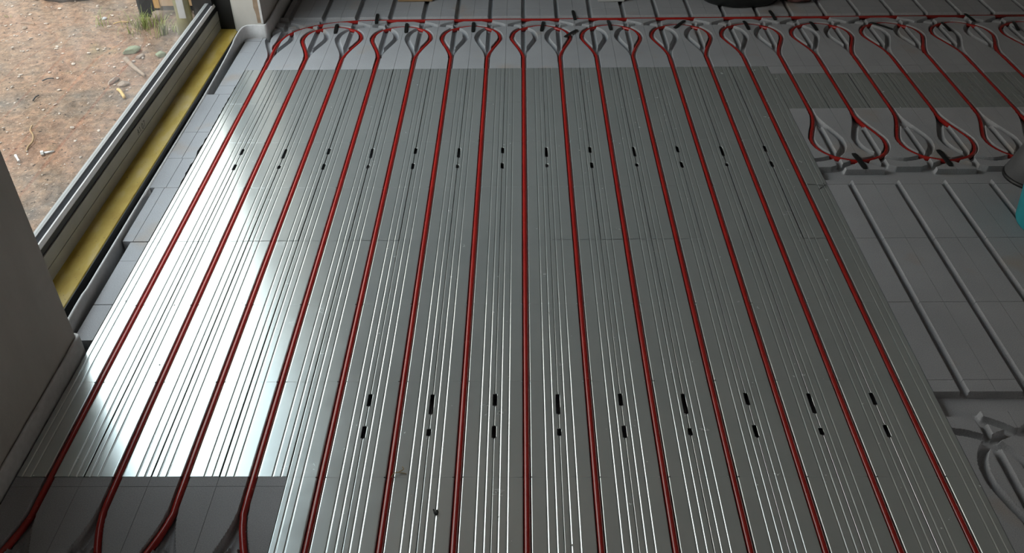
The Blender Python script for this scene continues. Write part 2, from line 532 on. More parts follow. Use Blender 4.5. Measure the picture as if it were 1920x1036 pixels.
def plate_mesh(name, L, parity, first_break=.3, slots=3, hw=.0740):
    SL = {0: ((.6435, .684), (.748, .786)), 1: ((.645, .711), (.757, .779))}
    ys = [0.0, L]
    brk = [b for b in np.arange(first_break, L - .02, .3)]
    for b in brk: ys += [b - .0040, b - .0020, b - .0016, b - .0006, b, b + .0006, b + .0016, b + .0020, b + .0040]
    for par in (0, 1):
        for a, b in SL[par]:
            if b < L: ys += [a - .002, a, a + .0006, b - .0006, b, b + .002]
    ys = sorted(set(np.round(ys, 5)))
    V = []; n = None; NOT = []
    for y in ys:
        notch = any(abs(y - b) < .00165 for b in brk)
        sc = any(abs(y - b) < .0003 for b in brk)
        hl = hr = hw
        for side, par in ((0, 1 - parity), (1, parity)):
            for a, b in SL[par]:
                if b < L and slots & (1 << side) and a + .0003 < y < b - .0003:
                    if side: hr = .0700
                    else: hl = .0700
        pr = plate_profile(hl, hr, .0100)
        top = [(x, -y, z - (.00035 if sc else 0)) for x, z in pr]
        bot = [(x, -y, z - .0007 - (.00035 if sc else 0)) for x, z in pr[::-1]]
        V += top + bot; n = len(top) + len(bot); NOT.append(notch)
        xx = [q[0] for q in top + bot]
    Q = []
    for i in range(len(ys) - 1):
        for k in range(n):
            a, b = i * n + k, i * n + (k + 1) % n
            if NOT[i] and NOT[i + 1] and .0080 < (abs(xx[k]) + abs(xx[(k + 1) % n])) / 2 < .0141 and xx[k] * xx[(k + 1) % n] > 0: continue
            Q.append((b, a, a + n, b + n))
    me = quads_mesh(name, V, Q)
    me.polygons.foreach_set('use_smooth', [True] * len(me.polygons))
    me.materials.append(M_PLATE)
    return me
PM = {}
def get_plate(L, par, fb, slots=3):
    hw = random.choice((.0744, .0740, .0735))
    k = (round(L, 3), par, fb, slots, hw)
    if k not in PM: PM[k] = plate_mesh('heat_spreader_plate', L, par, fb, slots, hw)
    return PM[k]
ORD = ['first', 'second', 'third', 'fourth', 'fifth', 'sixth', 'seventh', 'eighth', 'ninth', 'tenth', 'eleventh', 'twelfth', 'thirteenth', 'fourteenth', 'fifteenth', 'sixteenth', 'seventeenth', 'eighteenth', 'nineteenth', 'twentieth', 'twenty-first', 'twenty-second', 'twenty-third', 'twenty-fourth']
def put_plate(k, y, L, fb, label, group, slots=3):
    o = bpy.data.objects.new('heat_spreader_plate', get_plate(L, k % 2 == 0 and 1 or 0, fb, slots))
    COL.objects.link(o)
    o.location = (k * P_ + random.uniform(-.0001, .0001), y, 0)
    o.rotation_euler = (random.uniform(-.0006, .0006), random.uniform(-.005, .005), random.uniform(-.0001, .0001))
    return tag(o, label, 'heat plate', group)
for i, k in enumerate(range(-7, 7)):
    put_plate(k, R0, 1.1985, .3, f'long ribbed metal plate under the {ORD[i]} pipe run from the window, far row', 'far row of metal heat plates', 2 if k == -7 else 1 if k == 6 else 3)
    if k <= -4:
        put_plate(k, R0 - 1.2, .8965, .3, f'cut ribbed metal plate under the {ORD[i]} pipe run from the window, glare side', 'near row of metal heat plates', 0)
    else:
        put_plate(k, R0 - 1.2, 1.1985, .3, f'long ribbed metal plate under the {ORD[i]} pipe run from the window, near row', 'near row of metal heat plates', 2 if k == -3 else 1 if k == 6 else 3)
for i, k in enumerate(range(7, 17)):
    put_plate(k, 3.340, .2985, .243, f'short ribbed metal plate, {ORD[i]} one along beyond the last long plate', 'short metal heat plates')

# ------------------------------------------------------------------ the red pipe: one continuous run
ZB, ZP, RP = -.0097, -.0074, .0078
def zmix(y, edges):   # height of the pipe centre: lower inside the foam bends
    z = ZB
    for a, b in edges:
        if a <= y <= b: return ZP
        if y > b: z = min(z, 0); 
    return z
path = [(2.75, NT + HEAD, ZB), (1.4, NT + HEAD, ZB), (.5, NT + HEAD, ZB)] + [(x, y, ZB) for x, y in TAIL if y > 3.548]
def run(k, ya, yb):          # straight run from ya to yb with sunk ends
    s = 1 if yb > ya else -1
    D = [(0, 0), (.010, .12), (.0225, .5), (.035, .88), (.045, 1), (.055, 1), (.075, 1)]
    path.extend([(k * P_, ya + s * d, ZB + (ZP - ZB) * u) for d, u in D])
    m = int(abs(yb - ya) / .15)
    path.extend([(k * P_, ya + (yb - ya) * i / m, ZP) for i in range(1, m) if .1 < abs(yb - ya) * i / m < abs(yb - ya) - .1])
    path.extend([(k * P_, yb - s * d, ZB + (ZP - ZB) * u) for d, u in D[::-1]])
def loop(k, neck, sgn):      # from run k to run k+1
    path.extend([(k * P_ + x, neck + sgn * t, ZB) for x, t in LOOP if t > .008])
for k in range(-7, 17):
    if k <= -4: nb = NB
    elif k <= 6: nb = NO
    else: nb = NL
    odd = k % 2
    if odd:     # runs down (away from the top), then loops at the near end to k+1
        run(k, NT, nb)
        if k < 16: loop(k, nb, -1)
    else:
        run(k, nb, NT)
        if k < 16: loop(k, NT, 1)
po_ = link('heating_pipe', tube_mesh('heating_pipe', path, RP, 18), M_PIPE, None, True)
tag(po_, 'glossy red heating pipe snaking back and forth along the metal plates', 'pipe')

# ------------------------------------------------------------------ clips
def clip(a, b, label, z=.0012, w=.0150, bow=.0015, lift=(0, 0)):
    a, b = Vector((*a, 0)), Vector((*b, 0)); d = (b - a); L = d.length; t = d.normalized(); s = Vector((-t.y, t.x, 0))
    V = []; n = 9
    for i in range(n):
        u = i / (n - 1)
        zc = z + bow * math.sin(math.pi * u) + lift[0] * (1 - u) + lift[1] * u
        ww = w * (1 if 0 < i < n - 1 else .78)
        c = a + t * (L * u)
        for q, h in ((-.5, 0), (-.5, .0018), (-.32, .0026), (.32, .0026), (.5, .0018), (.5, 0)):
            V.append((*(c + s * ww * q).xy, zc + h))
    Fs = []
    for i in range(n - 1):
        for k in range(6):
            p, q = i * 6 + k, i * 6 + (k + 1) % 6
            Fs.append((p, q, q + 6, p + 6))
    Fs += [tuple(range(6))[::-1], tuple(range((n - 1) * 6, n * 6))]
    o = link('pipe_clip', mesh_from('pipe_clip', V, Fs), M_CLIP)
    bm = bmesh.new(); bm.from_mesh(o.data); bmesh.ops.recalc_face_normals(bm, faces=bm.faces); bm.to_mesh(o.data); bm.free()
    return tag(o, label, 'clip', 'black clips holding the pipe')
def ground(u, v, z=0.0):
    d = F_ + X_ * ((u - 960) / 1703.576) - U_ * ((v - 518) / 1703.576)
    s = (z - H) / d.z
    return Vector((X0 + d.x * s, d.y * s))
LOOPN = ['first', 'second', 'third', 'fourth', 'fifth', 'sixth', 'seventh', 'eighth', 'ninth', 'tenth', 'eleventh']
APX = [((632, 45.5), (628.2, 63)), ((762.8, 44), (761, 61.5)), ((888, 42), (886.6, 60)), ((1019, 40.6), (1015, 58.5)), ((1139.8, 38), (1145.8, 56.4)),
       ((1283.5, 38.5), (1264.5, 52.8)), ((1394.6, 39.3), (1404, 55.5)), ((1519, 40.6), (1532, 57)), ((1631.7, 42), (1673.7, 55)), ((1765.8, 42), (1782, 58.3)), ((1900, 40.6), (1909.5, 57))]
for i, (p, q) in enumerate(APX):
    clip(ground(*p, .002), ground(*q, .002), f'black plastic clip across the top of the {LOOPN[i]} far red loop from the window')
for (p, q), l in (( ((708, 26.3), (705.4, 44.7)), 'black clip over the header pipe near its curved start'),
                  ( ((1074, 20), (1078.3, 37.4)), 'black clip over the header pipe in front of the white box'),
                  ( ((1443, 20), (1454, 37.4)), 'black clip over the header pipe beside the dark sack'),
                  ( ((1809, 25.7), (1828, 40.6)), 'black clip over the header pipe farthest from the window')):
    clip(ground(*p, .002), ground(*q, .002), l)
clip(ground(1082, 55.5, .006), ground(1059, 70, .004), 'slanted black clip on the shoulder of the fourth far loop', z=.0045)
clip(ground(1600.7, 287.5, .002), ground(1622.8, 316, .002), 'black clip across the bottom of the lower loop next to the long plates', w=.019)
clip(ground(1759, 281, .002), ground(1783.5, 311, .002), 'black clip across the bottom of the lower loop near the grey cone', w=.019)

# ------------------------------------------------------------------ foam offcuts along the window
def offcut(ya, yb, xl, xr, label, mid=None, rag=0.0, score=()):
    xs = grid_axis(xl, xr, .012, [mid] if mid else [], .0008)
    ys = grid_axis(ya, yb, .010, score, .0007)
    g = np.random.default_rng(int(ya * 1000))
    def zf(X, Y):
        Z = np.zeros(X.shape)
        if mid: Z = np.where(np.abs(X - mid) < .0002, -.008, Z)
        for s in score: Z = np.where(np.abs(Y - s) < .0002, -.006, Z)
        return Z
    me = board_mesh('foam_offcut', xs, ys, zf)
    if rag:
        co = np.zeros(len(me.vertices) * 3, np.float32); me.vertices.foreach_get('co', co); co = co.reshape(-1, 3)
        s = co[:, 0] > xr - 1e-4
        j = np.cumsum(g.normal(0, .35, 400)); j -= np.linspace(j[0], j[-1], 400)
        co[s, 0] -= rag * np.abs(np.interp(co[s, 1], np.linspace(ya, yb, 400), j)) / (np.abs(j).max() + 1e-6)
        me.vertices.foreach_set('co', co.ravel()); me.update()
    return tag(link('foam_offcut', me, M_FOAM), label, 'foam offcut', 'foam offcuts along the window')
offcut(3.702, 3.742, -1.200, -1.1265, 'small foam offcut tucked under the pale strip at the pier corner')
offcut(3.270, 3.699, -1.193, -1.1265, 'foam offcut below the pier corner, beside the first bulb groove', score=(3.585,))
offcut(3.196, 3.268, -1.193, -1.1265, 'short foam offcut between plain and lined pieces of the window edge', rag=.002)
offcut(2.894, 3.194, -1.221, -1.1265, 'foam offcut near the inked frame letters, one lengthwise line, chipped edge', mid=-1.172, rag=.004)
offcut(2.708, 2.892, -1.221, -1.1265, 'shortest lined foam offcut midway along the window edge', mid=-1.172, rag=.007)
offcut(2.518, 2.706, -1.221, -1.1265, 'foam offcut beside the pry slots of the first plate, torn edge', mid=-1.168, rag=.005)
offcut(2.214, 2.516, -1.204, -1.1265, 'last lined foam offcut before the dark gap opens along the window', mid=-1.172)
offcut(1.916, 2.209, -1.178, -1.1265, 'foam offcut with a dark gap beside it, near the bright glare', score=(2.115,))
offcut(1.768, 1.913, -1.178, -1.1265, 'foam offcut ending at the near wall corner')

# ------------------------------------------------------------------ room shell
def st(o): o['kind'] = 'structure'; return o
st(boxes('floor', [(-1.41, 4.3, -2.6, 6.2, -.20, -.052)], M_SLAB))
st(boxes('ceiling', [(-1.6, 4.3, -2.6, 6.2, 2.6, 2.75)], M_WALL))
st(boxes('wall_left', [(-1.42, -1.14, -2.6, 1.73, -.052, 2.6)], M_PLASTER, bevel=.004))
st(boxes('wall_left_far', [(-1.235, -1.116, 3.752, 6.1, -.052, 2.6), (-1.42, -1.235, 3.86, 6.1, -.052, 2.6)], M_PLASTER))
st(boxes('wall_left_lintel', [(-1.42, -1.14, 1.73, 3.752, 2.35, 2.6), (-1.42, -1.236, 3.752, 3.86, 2.35, 2.6)], M_PLASTER))
st(boxes('wall_right', [(4.2, 4.35, -2.6, -.5, -.06, 2.6), (4.2, 4.35, .5, 6.2, -.06, 2.6), (4.2, 4.35, -.5, .5, -.06, 1.2), (4.2, 4.35, -.5, .5, 2.0, 2.6)], M_WALL))  # high opening is an invented, unseen window added to brighten the near wall
st(boxes('wall_back', [(-1.6, 4.3, 6.1, 6.25, -.06, 2.6)], M_WALLD))
st(boxes('wall_front', [(-1.6, 4.3, -2.75, -2.6, -.06, 2.6)], M_WALL))

# window_1: tall glazed door, fixed light
win = empty('window_1', (-1.33, 2.77, .02)); win['kind'] = 'structure'
def wpart(name, bl, mat, bevel=0.0):
    o = boxes(name, bl, mat, None, bevel); o.parent = win; o.matrix_parent_inverse = win.matrix_world.inverted() if False else Matrix.Translation((1.33, -2.77, -.02)); return o
Y0w, Y1w = 1.735, 3.79
wpart('bottom_rail', [(-1.352, -1.3170, Y0w, Y1w, -.01, .0590), (-1.352, -1.3165, Y0w, Y1w, .0622, .1010)], M_FRAME)
wpart('rebate', [(-1.352, -1.3205, Y0w, Y1w, .1010, .1255), (-1.352, -1.3240, Y0w, Y1w, .050, .070)], M_BLACK)
# silver glazing bead with a sloped top, and the gasket behind it
def prism(name, prof, ya, yb, mat):
    n = len(prof); V = [(x, ya, z) for x, z in prof] + [(x, yb, z) for x, z in prof]
    Fs = [(i, (i + 1) % n, n + (i + 1) % n, n + i) for i in range(n)] + [tuple(range(n))[::-1], tuple(range(n, 2 * n))]
    me = mesh_from(name, V, Fs)
    bm = bmesh.new(); bm.from_mesh(me); bmesh.ops.recalc_face_normals(bm, faces=bm.faces); bm.to_mesh(me); bm.free()
    return link(name, me, mat)
def wprism(name, prof, mat, ya=Y0w, yb=3.775):
    o = prism(name, prof, ya, yb, mat); o.parent = win; o.matrix_parent_inverse = Matrix.Translation((1.33, -2.77, -.02)); return o
wprism('glazing_bead', [(-1.345, .1255), (-1.3165, .1255), (-1.3165, .1285), (-1.3215, .1375), (-1.3250, .1385), (-1.345, .1385)], M_BEAD)
wprism('gasket', [(-1.350, .1385), (-1.3255, .1385), (-1.3320, .1450), (-1.3345, .1480), (-1.350, .1480)], M_GASK)
wprism('gasket_lip', [(-1.350, .1480), (-1.3340, .1480), (-1.3352, .1496), (-1.350, .1496)], M_LIP)
wpart('glass', [(-1.3440, -1.3400, Y0w, 3.785, .1498, 2.33)], M_GLASS)
wpart('jamb', [(-1.42, -1.2380, 3.790, 3.855, -.04, 2.35)], M_BLACK)
wpart('stile', [(-1.372, -1.3215, 3.752, 3.790, .10, 2.35)], M_BLACK)
wpart('near_jamb', [(-1.42, -1.30, 1.732, 1.79, .16, 2.35)], M_BLACK)
wpart('head_rail', [(-1.40, -1.30, 1.79, 3.79, 2.28, 2.35)], M_BLACK)
wpart('cover_strip', [(-1.2440, -1.2355, 3.762, 3.790, .021, 2.35)], M_FRAME)
# handwritten letters on the rail
def strokes(name, segs, y0, z0, sc, x, mat):
    bl = []
    bm = bmesh.new()
    for (a, b), (c, d) in segs:
        p, q = Vector((0, y0 + a * sc, z0 + b * sc)), Vector((0, y0 + c * sc, z0 + d * sc))
        t = (q - p); n = Vector((0, -t.z, t.y)).normalized() * .0011
        vs = [bm.verts.new((x, *(v).yz)) for v in (p - n, q - n, q + n, p + n)]
        bm.faces.new(vs)
    r = bmesh.ops.extrude_face_region(bm, geom=bm.faces[:])
    bmesh.ops.translate(bm, vec=(.0004, 0, 0), verts=[g for g in r['geom'] if isinstance(g, bmesh.types.BMVert)])
    bmesh.ops.recalc_face_normals(bm, faces=bm.faces)
    me = bpy.data.meshes.new(name); bm.to_mesh(me); bm.free()
    o = link(name, me, mat); o.parent = win; o.matrix_parent_inverse = Matrix.Translation((1.33, -2.77, -.02)); return o
strokes('ink_letters', [((0, 0), (.40, 1)), ((.40, 1), (.75, 0)), ((.2, .4), (.62, .4)),
                        ((1.10, .8), (1.3, 1)), ((1.3, 1), (1.3, 0)), ((1.75, 0), (1.87, .10)),
                        ((2.3, .2), (2.3, .8)), ((2.3, .8), (2.5, 1)), ((2.5, 1), (2.8, .8)), ((2.8, .8), (2.8, .2)), ((2.8, .2), (2.6, 0)), ((2.6, 0), (2.3, .2)),
                        ((3.15, 1), (3.75, 1)), ((3.75, 1), (3.35, 0))], 2.745, .068, .0195, -1.3164, M_INK)
sill = prism('window_sill', [(-1.3175, -.03), (-1.2440, -.03), (-1.2405, -.02), (-1.2405, .017), (-1.2425, .0195), (-1.3175, .0215)], 1.735, 3.7885, M_SILL)
st(sill)
sill.name = 'trim_1'
st(boxes('trim_2', [(-1.405, -1.2385, 1.735, 3.788, -.052, -.0305), (-1.2403, -1.2375, 1.735, 3.788, -.052, .0165)], M_BLACK))

# torn paper on the pier reveal
bm = bmesh.new()
zz = [.062, .075, .10, .13, .16, .19, .215, .24, .27, .30, .34, .40, .46, .52]
lf = [-1.1405, -1.1410, -1.1415, -1.1475, -1.1455, -1.1440, -1.1480, -1.1425, -1.1470, -1.1500, -1.1480, -1.152, -1.1495, -1.147]
A = [bm.verts.new((x, 3.7518, z)) for x, z in zip(lf, zz)]; B = [bm.verts.new((-1.1245, 3.7518, z)) for z in zz]
for i in range(len(zz) - 1): bm.faces.new((A[i], B[i], B[i + 1], A[i + 1]))
r = bmesh.ops.extrude_face_region(bm, geom=bm.faces[:])
bmesh.ops.translate(bm, vec=(0, -.0008, 0), verts=[g for g in r['geom'] if isinstance(g, bmesh.types.BMVert)])
bmesh.ops.recalc_face_normals(bm, faces=bm.faces)
me = bpy.data.meshes.new('torn_paper'); bm.to_mesh(me); bm.free()
tag(link('torn_paper', me, M_TORN), 'ragged strip of torn brown paper on the pale pier corner', 'paper')
st(boxes('trim_3', [(-1.1245, -1.1150, 3.7475, 3.7535, .062, 2.35)], M_STRIP))

# ------------------------------------------------------------------ edge strip, one continuous ribbon
EP = [(-1.1335, -.6, .045), (-1.1335, .6, .046), (-1.1335, 1.2, .048), (-1.1335, 1.60, .050), (-1.1342, 1.690, .052), (-1.1350, 1.722, .051), (-1.1410, 1.7360, .050), (-1.165, 1.743, .047), (-1.187, 1.762, .043), (-1.1970, 1.85, .038),
      (-1.2030, 2.0, .032), (-1.2135, 2.2, .019), (-1.2240, 2.45, .006), (-1.2280, 2.8, .001), (-1.2270, 3.2, .004), (-1.2230, 3.45, .018), (-1.2150, 3.62, .042), (-1.2060, 3.705, .054), (-1.190, 3.736, .058),
      (-1.160, 3.7462, .058), (-1.126, 3.7452, .058), (-1.1090, 3.7500, .058), (-1.1070, 3.785, .058), (-1.1050, 3.86, .058), (-1.1060, 4.2, .058), (-1.1065, 5.2, .058)]
cp = catmull(EP, 6)
T = np.gradient(cp[:, :2], axis=0); T /= np.linalg.norm(T, axis=1)[:, None]
NRM = np.stack([T[:, 1], -T[:, 0]], -1)
V = []
for (x, y, h), n in zip(cp, NRM):
    lean = .004 if 1.8 < y < 3.6 and x < -1.2 else 0
    for o_, z in ((-.0042, -.045), (-.0042, h - .004), (-.0028, h - .0012), (0, h), (.0028, h - .0012), (.0042, h - .004), (.0042, h * .3), (.0042, -.045)):
        l = lean * max(0, z) / .05
        V.append((x + n[0] * (o_ + l), y + n[1] * (o_ + l), z))
Q = []
for i in range(len(cp) - 1):
    for k in range(8):
        a, b = i * 8 + k, i * 8 + (k + 1) % 8
        Q.append((a, b, b + 8, a + 8))
me = quads_mesh('edge_strip', V, Q)
bm = bmesh.new(); bm.from_mesh(me); bmesh.ops.recalc_face_normals(bm, faces=bm.faces); bm.to_mesh(me); bm.free()
tag(link('edge_strip', me, M_STRIP, None, True), 'pale grey foam edge strip running along the wall foot and round the pier', 'edge strip')

# ------------------------------------------------------------------ outdoors
GZ = -.12
xs = np.arange(-9, -1.37, .045); ys = np.arange(-3, 14, .045)
X, Y = np.meshgrid(xs, ys)
Z = GZ + .010 * np.sin(X * 5.1 + 1.3 * np.sin(Y * 2.3)) * np.sin(Y * 4.3 + X) + .006 * np.sin(X * 17 + Y * 9) * np.sin(Y * 13 - X * 6) + rng.normal(0, .0022, X.shape)
I = np.arange(X.size).reshape(X.shape)
Q = np.stack([I[:-1, :-1], I[:-1, 1:], I[1:, 1:], I[1:, :-1]], -1).reshape(-1, 4)
gr = link('ground', quads_mesh('ground', np.stack([X, Y, Z], -1).reshape(-1, 3), Q), M_DIRT, None, True); st(gr)
def gz(x, y):
    return float(Z[min(len(ys) - 1, max(0, int(round((y + 3) / .045)))), min(len(xs) - 1, max(0, int(round((x + 9) / .045))))])
# gravel: uncountable
bm = bmesh.new()
for _ in range(900):
    x, y = random.uniform(-3.2, -1.46), random.uniform(1.9, 5.0)
    r = random.choice([.003, .004, .005, .006, .008])
    q = bmesh.ops.create_icosphere(bm, subdivisions=1, radius=r)
    m = Matrix.Translation((x, y, gz(x, y) + r * .3)) @ Matrix.Rotation(random.uniform(0, 6), 4, 'Z') @ Matrix.Diagonal((random.uniform(.7, 1.8), random.uniform(.7, 1.2), .55, 1))
    bmesh.ops.transform(bm, matrix=m, verts=q['verts'])
me = bpy.data.meshes.new('gravel'); bm.to_mesh(me); bm.free()
tag(link('gravel', me, M_GRAVEL), 'loose pale gravel scattered over the reddish earth outside', 'gravel', None, 'stuff')

def outdoor(u, v): 
    p = ground(u, v, GZ); return p.x, p.y
def stone(u, v, r, sq, rot, mat, label, seed):
    x, y = outdoor(u, v)
    o = link('stone', rock_mesh('stone', r, sq, seed), mat); o.location = (x, y, gz(x, y) + r * sq[2] * .55); o.rotation_euler = (.05, 0, rot)
    return tag(o, label, 'stone', 'stones lying outside the window')
stone(247, 98, .036, (1.25, .75, .5), .7, M_STONE, 'pale green stone, largest outside the window', 11)
stone(262, 105, .022, (1.1, .6, .5), .8, M_STONE2, 'buff stone leaning against the largest pale green stone', 12)
stone(302, 103, .024, (1.0, .95, .6), 0, M_STONE, 'round greenish stone close to the glass', 13)
stone(232, 158, .022, (1.2, .8, .6), .4, M_STONE2, 'pinkish buff stone just above the yellow splinter', 14)
stone(213, 151, .022, (.55, 1.9, .5), -.35, M_STONE2, 'long curved buff stone behind the yellow splinter', 15)
stone(46, 54, .013, (1.1, .9, .6), 0, M_TWIG, 'small dark stone on the reddish earth below the shoe', 16)
stone(300, 36, .040, (1.0, .8, .8), .3, M_STONE2, 'brown clod of earth and stone under the timber bench', 17)
stone(196, 35, .011, (1.2, 1, .7), 0, M_PAPER, 'tiny white pebble behind the grass wisp', 18)

def rod(name, pts, r, mat, label, cat, group=None, taper=False):
    P3 = []
    for (u, v, dz) in pts:
        x, y = outdoor(u, v); P3.append((x, y, gz(x, y) + dz))
    c = catmull(P3, 5); rr = np.linspace(r, r * .5, len(c)) if taper else r
    o = link(name, tube_mesh(name, c, rr, 8), mat, None, True)
    return tag(o, label, cat, group)
rod('stick', [(236, 112, .012), (252, 125, .010), (272, 143, .012)], .013, M_TWIG, 'weathered grey stick lying below the largest stone', 'stick', None, True)
rod('wood_splinter', [(221, 167, .010), (227, 174, .012), (234, 184, .010)], .007, M_CHIP, 'bright yellow wood splinter on the earth', 'splinter')
rod('twig', [(80, 153, .006), (90, 149, .010), (101, 147, .006)], .0028, M_DARKW, 'thin dark twig lying on open earth', 'twig')
rod('twig', [(213, 46, .006), (226, 45, .008), (242, 43, .006)], .0025, M_CHIP, 'thin pale twig between grass tufts', 'twig')
rod('twig', [(40, 47, .006), (55, 46, .007), (66, 48, .006)], .0025, M_TWIG, 'thin pale twig on the red earth below the shoe', 'twig')
rod('twig', [(63, 192, .006), (68, 186, .008), (73, 180, .006)], .0028, M_DARKW, 'short dark twig above the loop of cord', 'twig')
rod('cord', [(64, 245, .006), (61, 255, .008), (66, 264, .012), (64, 273, .008), (55, 280, .006), (50, 287, .005)], .0035, M_ROPE, 'thin yellowed cord curled on the earth', 'cord')
# bolt: shank and head
x0, y0 = outdoor(82, 293); x1, y1 = outdoor(104, 289)
bo = empty('bolt', (x0, y0, gz(x0, y0)))
sh = link('shank', tube_mesh('shank', [(0, 0, .012), ((x1 - x0) * .5, (y1 - y0) * .5, .011), (x1 - x0, y1 - y0, .010)], .0045, 10), M_STEEL, bo, True)
d = Vector((x1 - x0, y1 - y0, 0)).normalized()
hd = link('head', tube_mesh('head', [tuple(-d * .006 + Vector((0, 0, .012))), tuple(Vector((0, 0, .012))), tuple(d * .004 + Vector((0, 0, .012)))], .010, 6), M_STEEL, bo)
tag(bo, 'bright steel bolt lying on the earth near the glass', 'bolt')
x0, y0 = outdoor(31, 296); x1, y1 = outdoor(37, 306)
o = link('screw', tube_mesh('screw', [(x0, y0, gz(x0, y0) + .007), ((x0 + x1) / 2, (y0 + y1) / 2, gz(x0, y0) + .007), (x1, y1, gz(x1, y1) + .008)], [.006, .004, .005], 8), M_STEEL)
tag(o, 'short white screw on the earth beside the wall edge', 'screw')

def tuft(u, v, n, hgt, spread, label, seed):
    x0, y0 = outdoor(u, v); g = random.Random(seed); bm = bmesh.new()
    for _ in range(n):
        a = g.uniform(0, 6.28); r0 = abs(g.gauss(0, spread * .35)); h = hgt * g.uniform(.5, 1.1); ln = g.uniform(.1, .8) * h
        bx, by = x0 + r0 * math.cos(a), y0 + r0 * math.sin(a); b2 = g.uniform(0, 6.28); wv = Vector((-math.sin(b2), math.cos(b2), 0)) * .0016
        base = Vector((bx, by, gz(bx, by) - .003)); prev = None
        for i in range(5):
            u_ = i / 4
            p = base + Vector((math.cos(b2) * ln * u_ * u_, math.sin(b2) * ln * u_ * u_, h * u_ * (1 - .25 * u_)))
            k = 1 - u_ * .85
            cur = (bm.verts.new(p - wv * k), bm.verts.new(p + wv * k))
            if prev: bm.faces.new((prev[0], prev[1], cur[1], cur[0]))
            prev = cur
    me = bpy.data.meshes.new('grass_tuft'); bm.to_mesh(me); bm.free()
    return tag(link('grass_tuft', me, M_GRASS), label, 'grass tuft', 'weeds growing outside the window')
tuft(272, 52, 150, .10, .16, 'thickest yellow green grass tuft in front of the bench leg', 1)
tuft(308, 66, 45, .12, .05, 'upright green weed with a pale stem near the glass', 2)
tuft(190, 47, 16, .11, .05, 'sparse pale grass wisp on open earth', 3)
tuft(326, 60, 40, .06, .10, 'low leafy weed beside the yellow green upright', 4)
tuft(12, 36, 14, .02, .05, 'tiny green weed at the edge of the red earth', 5)

# timber bench/pallet with dark leg
bx, by = outdoor(281, 29)
be = empty('timber_bench', (bx, by, GZ))
def bpart(name, bl, mat, bevel=.002):
    return boxes(name, bl, mat, be, bevel)
bpart('leg', [(-.05, .035, .0, .06, -.01, .52)], M_DARKW)
bpart('leg', [(.55, .63, .0, .06, -.01, .52)], M_DARKW)
bpart('post_block', [(.036, .066, -.012, .06, .040, .52)], M_WOOD)
bpart('plank', [(.068, .54, -.010, .03, .050, .30)], M_WOODP)
bpart('cross_rail', [(.04, .54, .031, .07, .012, .048)], M_DARKW)
tag(be, 'yellow timber bench on a dark leg, cut off at the edge of the view', 'bench')
px_, py_ = outdoor(352, 62)  # slightly tapered upright in mottled yellow green
upright_ob = link('green_upright', tube_mesh('green_upright', [(px_, py_, GZ - .02), (px_ + .003, py_, GZ + .10), (px_ - .004, py_ + .004, GZ + .30), (px_, py_, GZ + .6)], [.040, .036, .035, .034], 12), M_MOTTLE, None, True)
tag(upright_ob, 'stubby yellow green upright close behind the glass', 'post')
tx = px_ + .012
o = boxes('paper_tag', [(tx - .016, tx + .016, py_ - .048, py_ - .044, GZ + .09, GZ + .30)], M_PAPER, None, .0008); tag(o, 'white paper tag hanging in front of the yellow green upright', 'paper tag')
# shoe
sx, sy = outdoor(96, 6)
se = empty('shoe', (sx, sy, GZ)); se.rotation_euler = (0, 0, .25)
def shoe_sec(name, z0, z1, gro, mat):
    V, Fs = [], []; n = 28
    for z, k in ((z0, 1.0), ((z0 + z1) / 2, 1.03), (z1, gro)):
        for i in range(n):
            a = 2 * math.pi * i / n
            x = .135 * math.cos(a); yw = .046 * math.sin(a) * (1 - .18 * math.cos(a) * -1) 
            V.append((x * k + .10, yw * k + .03, z))
    for j in range(2):
        for i in range(n):
            a, b = j * n + i, j * n + (i + 1) % n; Fs.append((a, b, b + n, a + n))
    Fs += [tuple(range(n))[::-1], tuple(range(2 * n, 3 * n))]
    return link(name, mesh_from(name, V, Fs), mat, se, True)
shoe_sec('sole', 0, .028, 1.0, M_SOLE); shoe_sec('upper', .029, .10, .62, M_SHOE)
tag(se, 'pale grey shoe with a dark sole standing on the earth outside', 'shoe')

# ------------------------------------------------------------------ things on the boards
p = ground(780, 4); 
o = boxes('timber_offcut', [(p.x - .085, p.x + .078, p.y, p.y + .28, .002, .045)], M_WOODP, None, .003); o.rotation_euler = (0, 0, 0); tag(o, 'short timber offcut lying on the far foam boards', 'timber')
p = ground(1146, 4)
bxo = empty('white_box', (p.x, p.y + .07, .001)); 
boxes('body', [(-.063, .063, -.07, .12, 0, .09)], M_WHITEB, bxo, .004); boxes('rim', [(-.066, .066, -.073, .123, .090, .102)], M_WHITEB, bxo, .003)
tag(bxo, 'small white box standing on the far foam boards', 'box')
# dark sack: lumpy
bm = bmesh.new(); bmesh.ops.create_icosphere(bm, subdivisions=4, radius=1)
g = random.Random(5); dirs = [(Vector((g.uniform(-1, 1), g.uniform(-1, 1), g.uniform(-.3, 1))).normalized(), g.uniform(-.10, .14), g.uniform(3, 9)) for _ in range(26)]
for v in bm.verts:
    d = v.co.normalized(); k = 1
    for n, a, s in dirs: k += a * math.exp(-s * (1 - d.dot(n)) * 2)
    v.co = Vector((d.x * k * .20, d.y * k * .17, max(-.055, d.z * k * .13)))
me = bpy.data.meshes.new('plastic_sack'); bm.to_mesh(me); bm.free()
o = link('plastic_sack', me, M_BAG, None, True); p = ground(1398, 18); o.location = (p.x + .0, p.y + .16, .057); tag(o, 'lumpy black plastic sack on the foam boards behind the header pipe', 'sack')
bm = bmesh.new(); bmesh.ops.create_icosphere(bm, subdivisions=3, radius=1)
for v in bm.verts:
    d = v.co.copy(); k = 1 + .12 * math.sin(7 * d.x + 3 * d.y) + .08 * math.sin(11 * d.y)
    v.co = Vector((d.x * k * .075, d.y * k * .06, max(-.02, d.z * k * .028)))
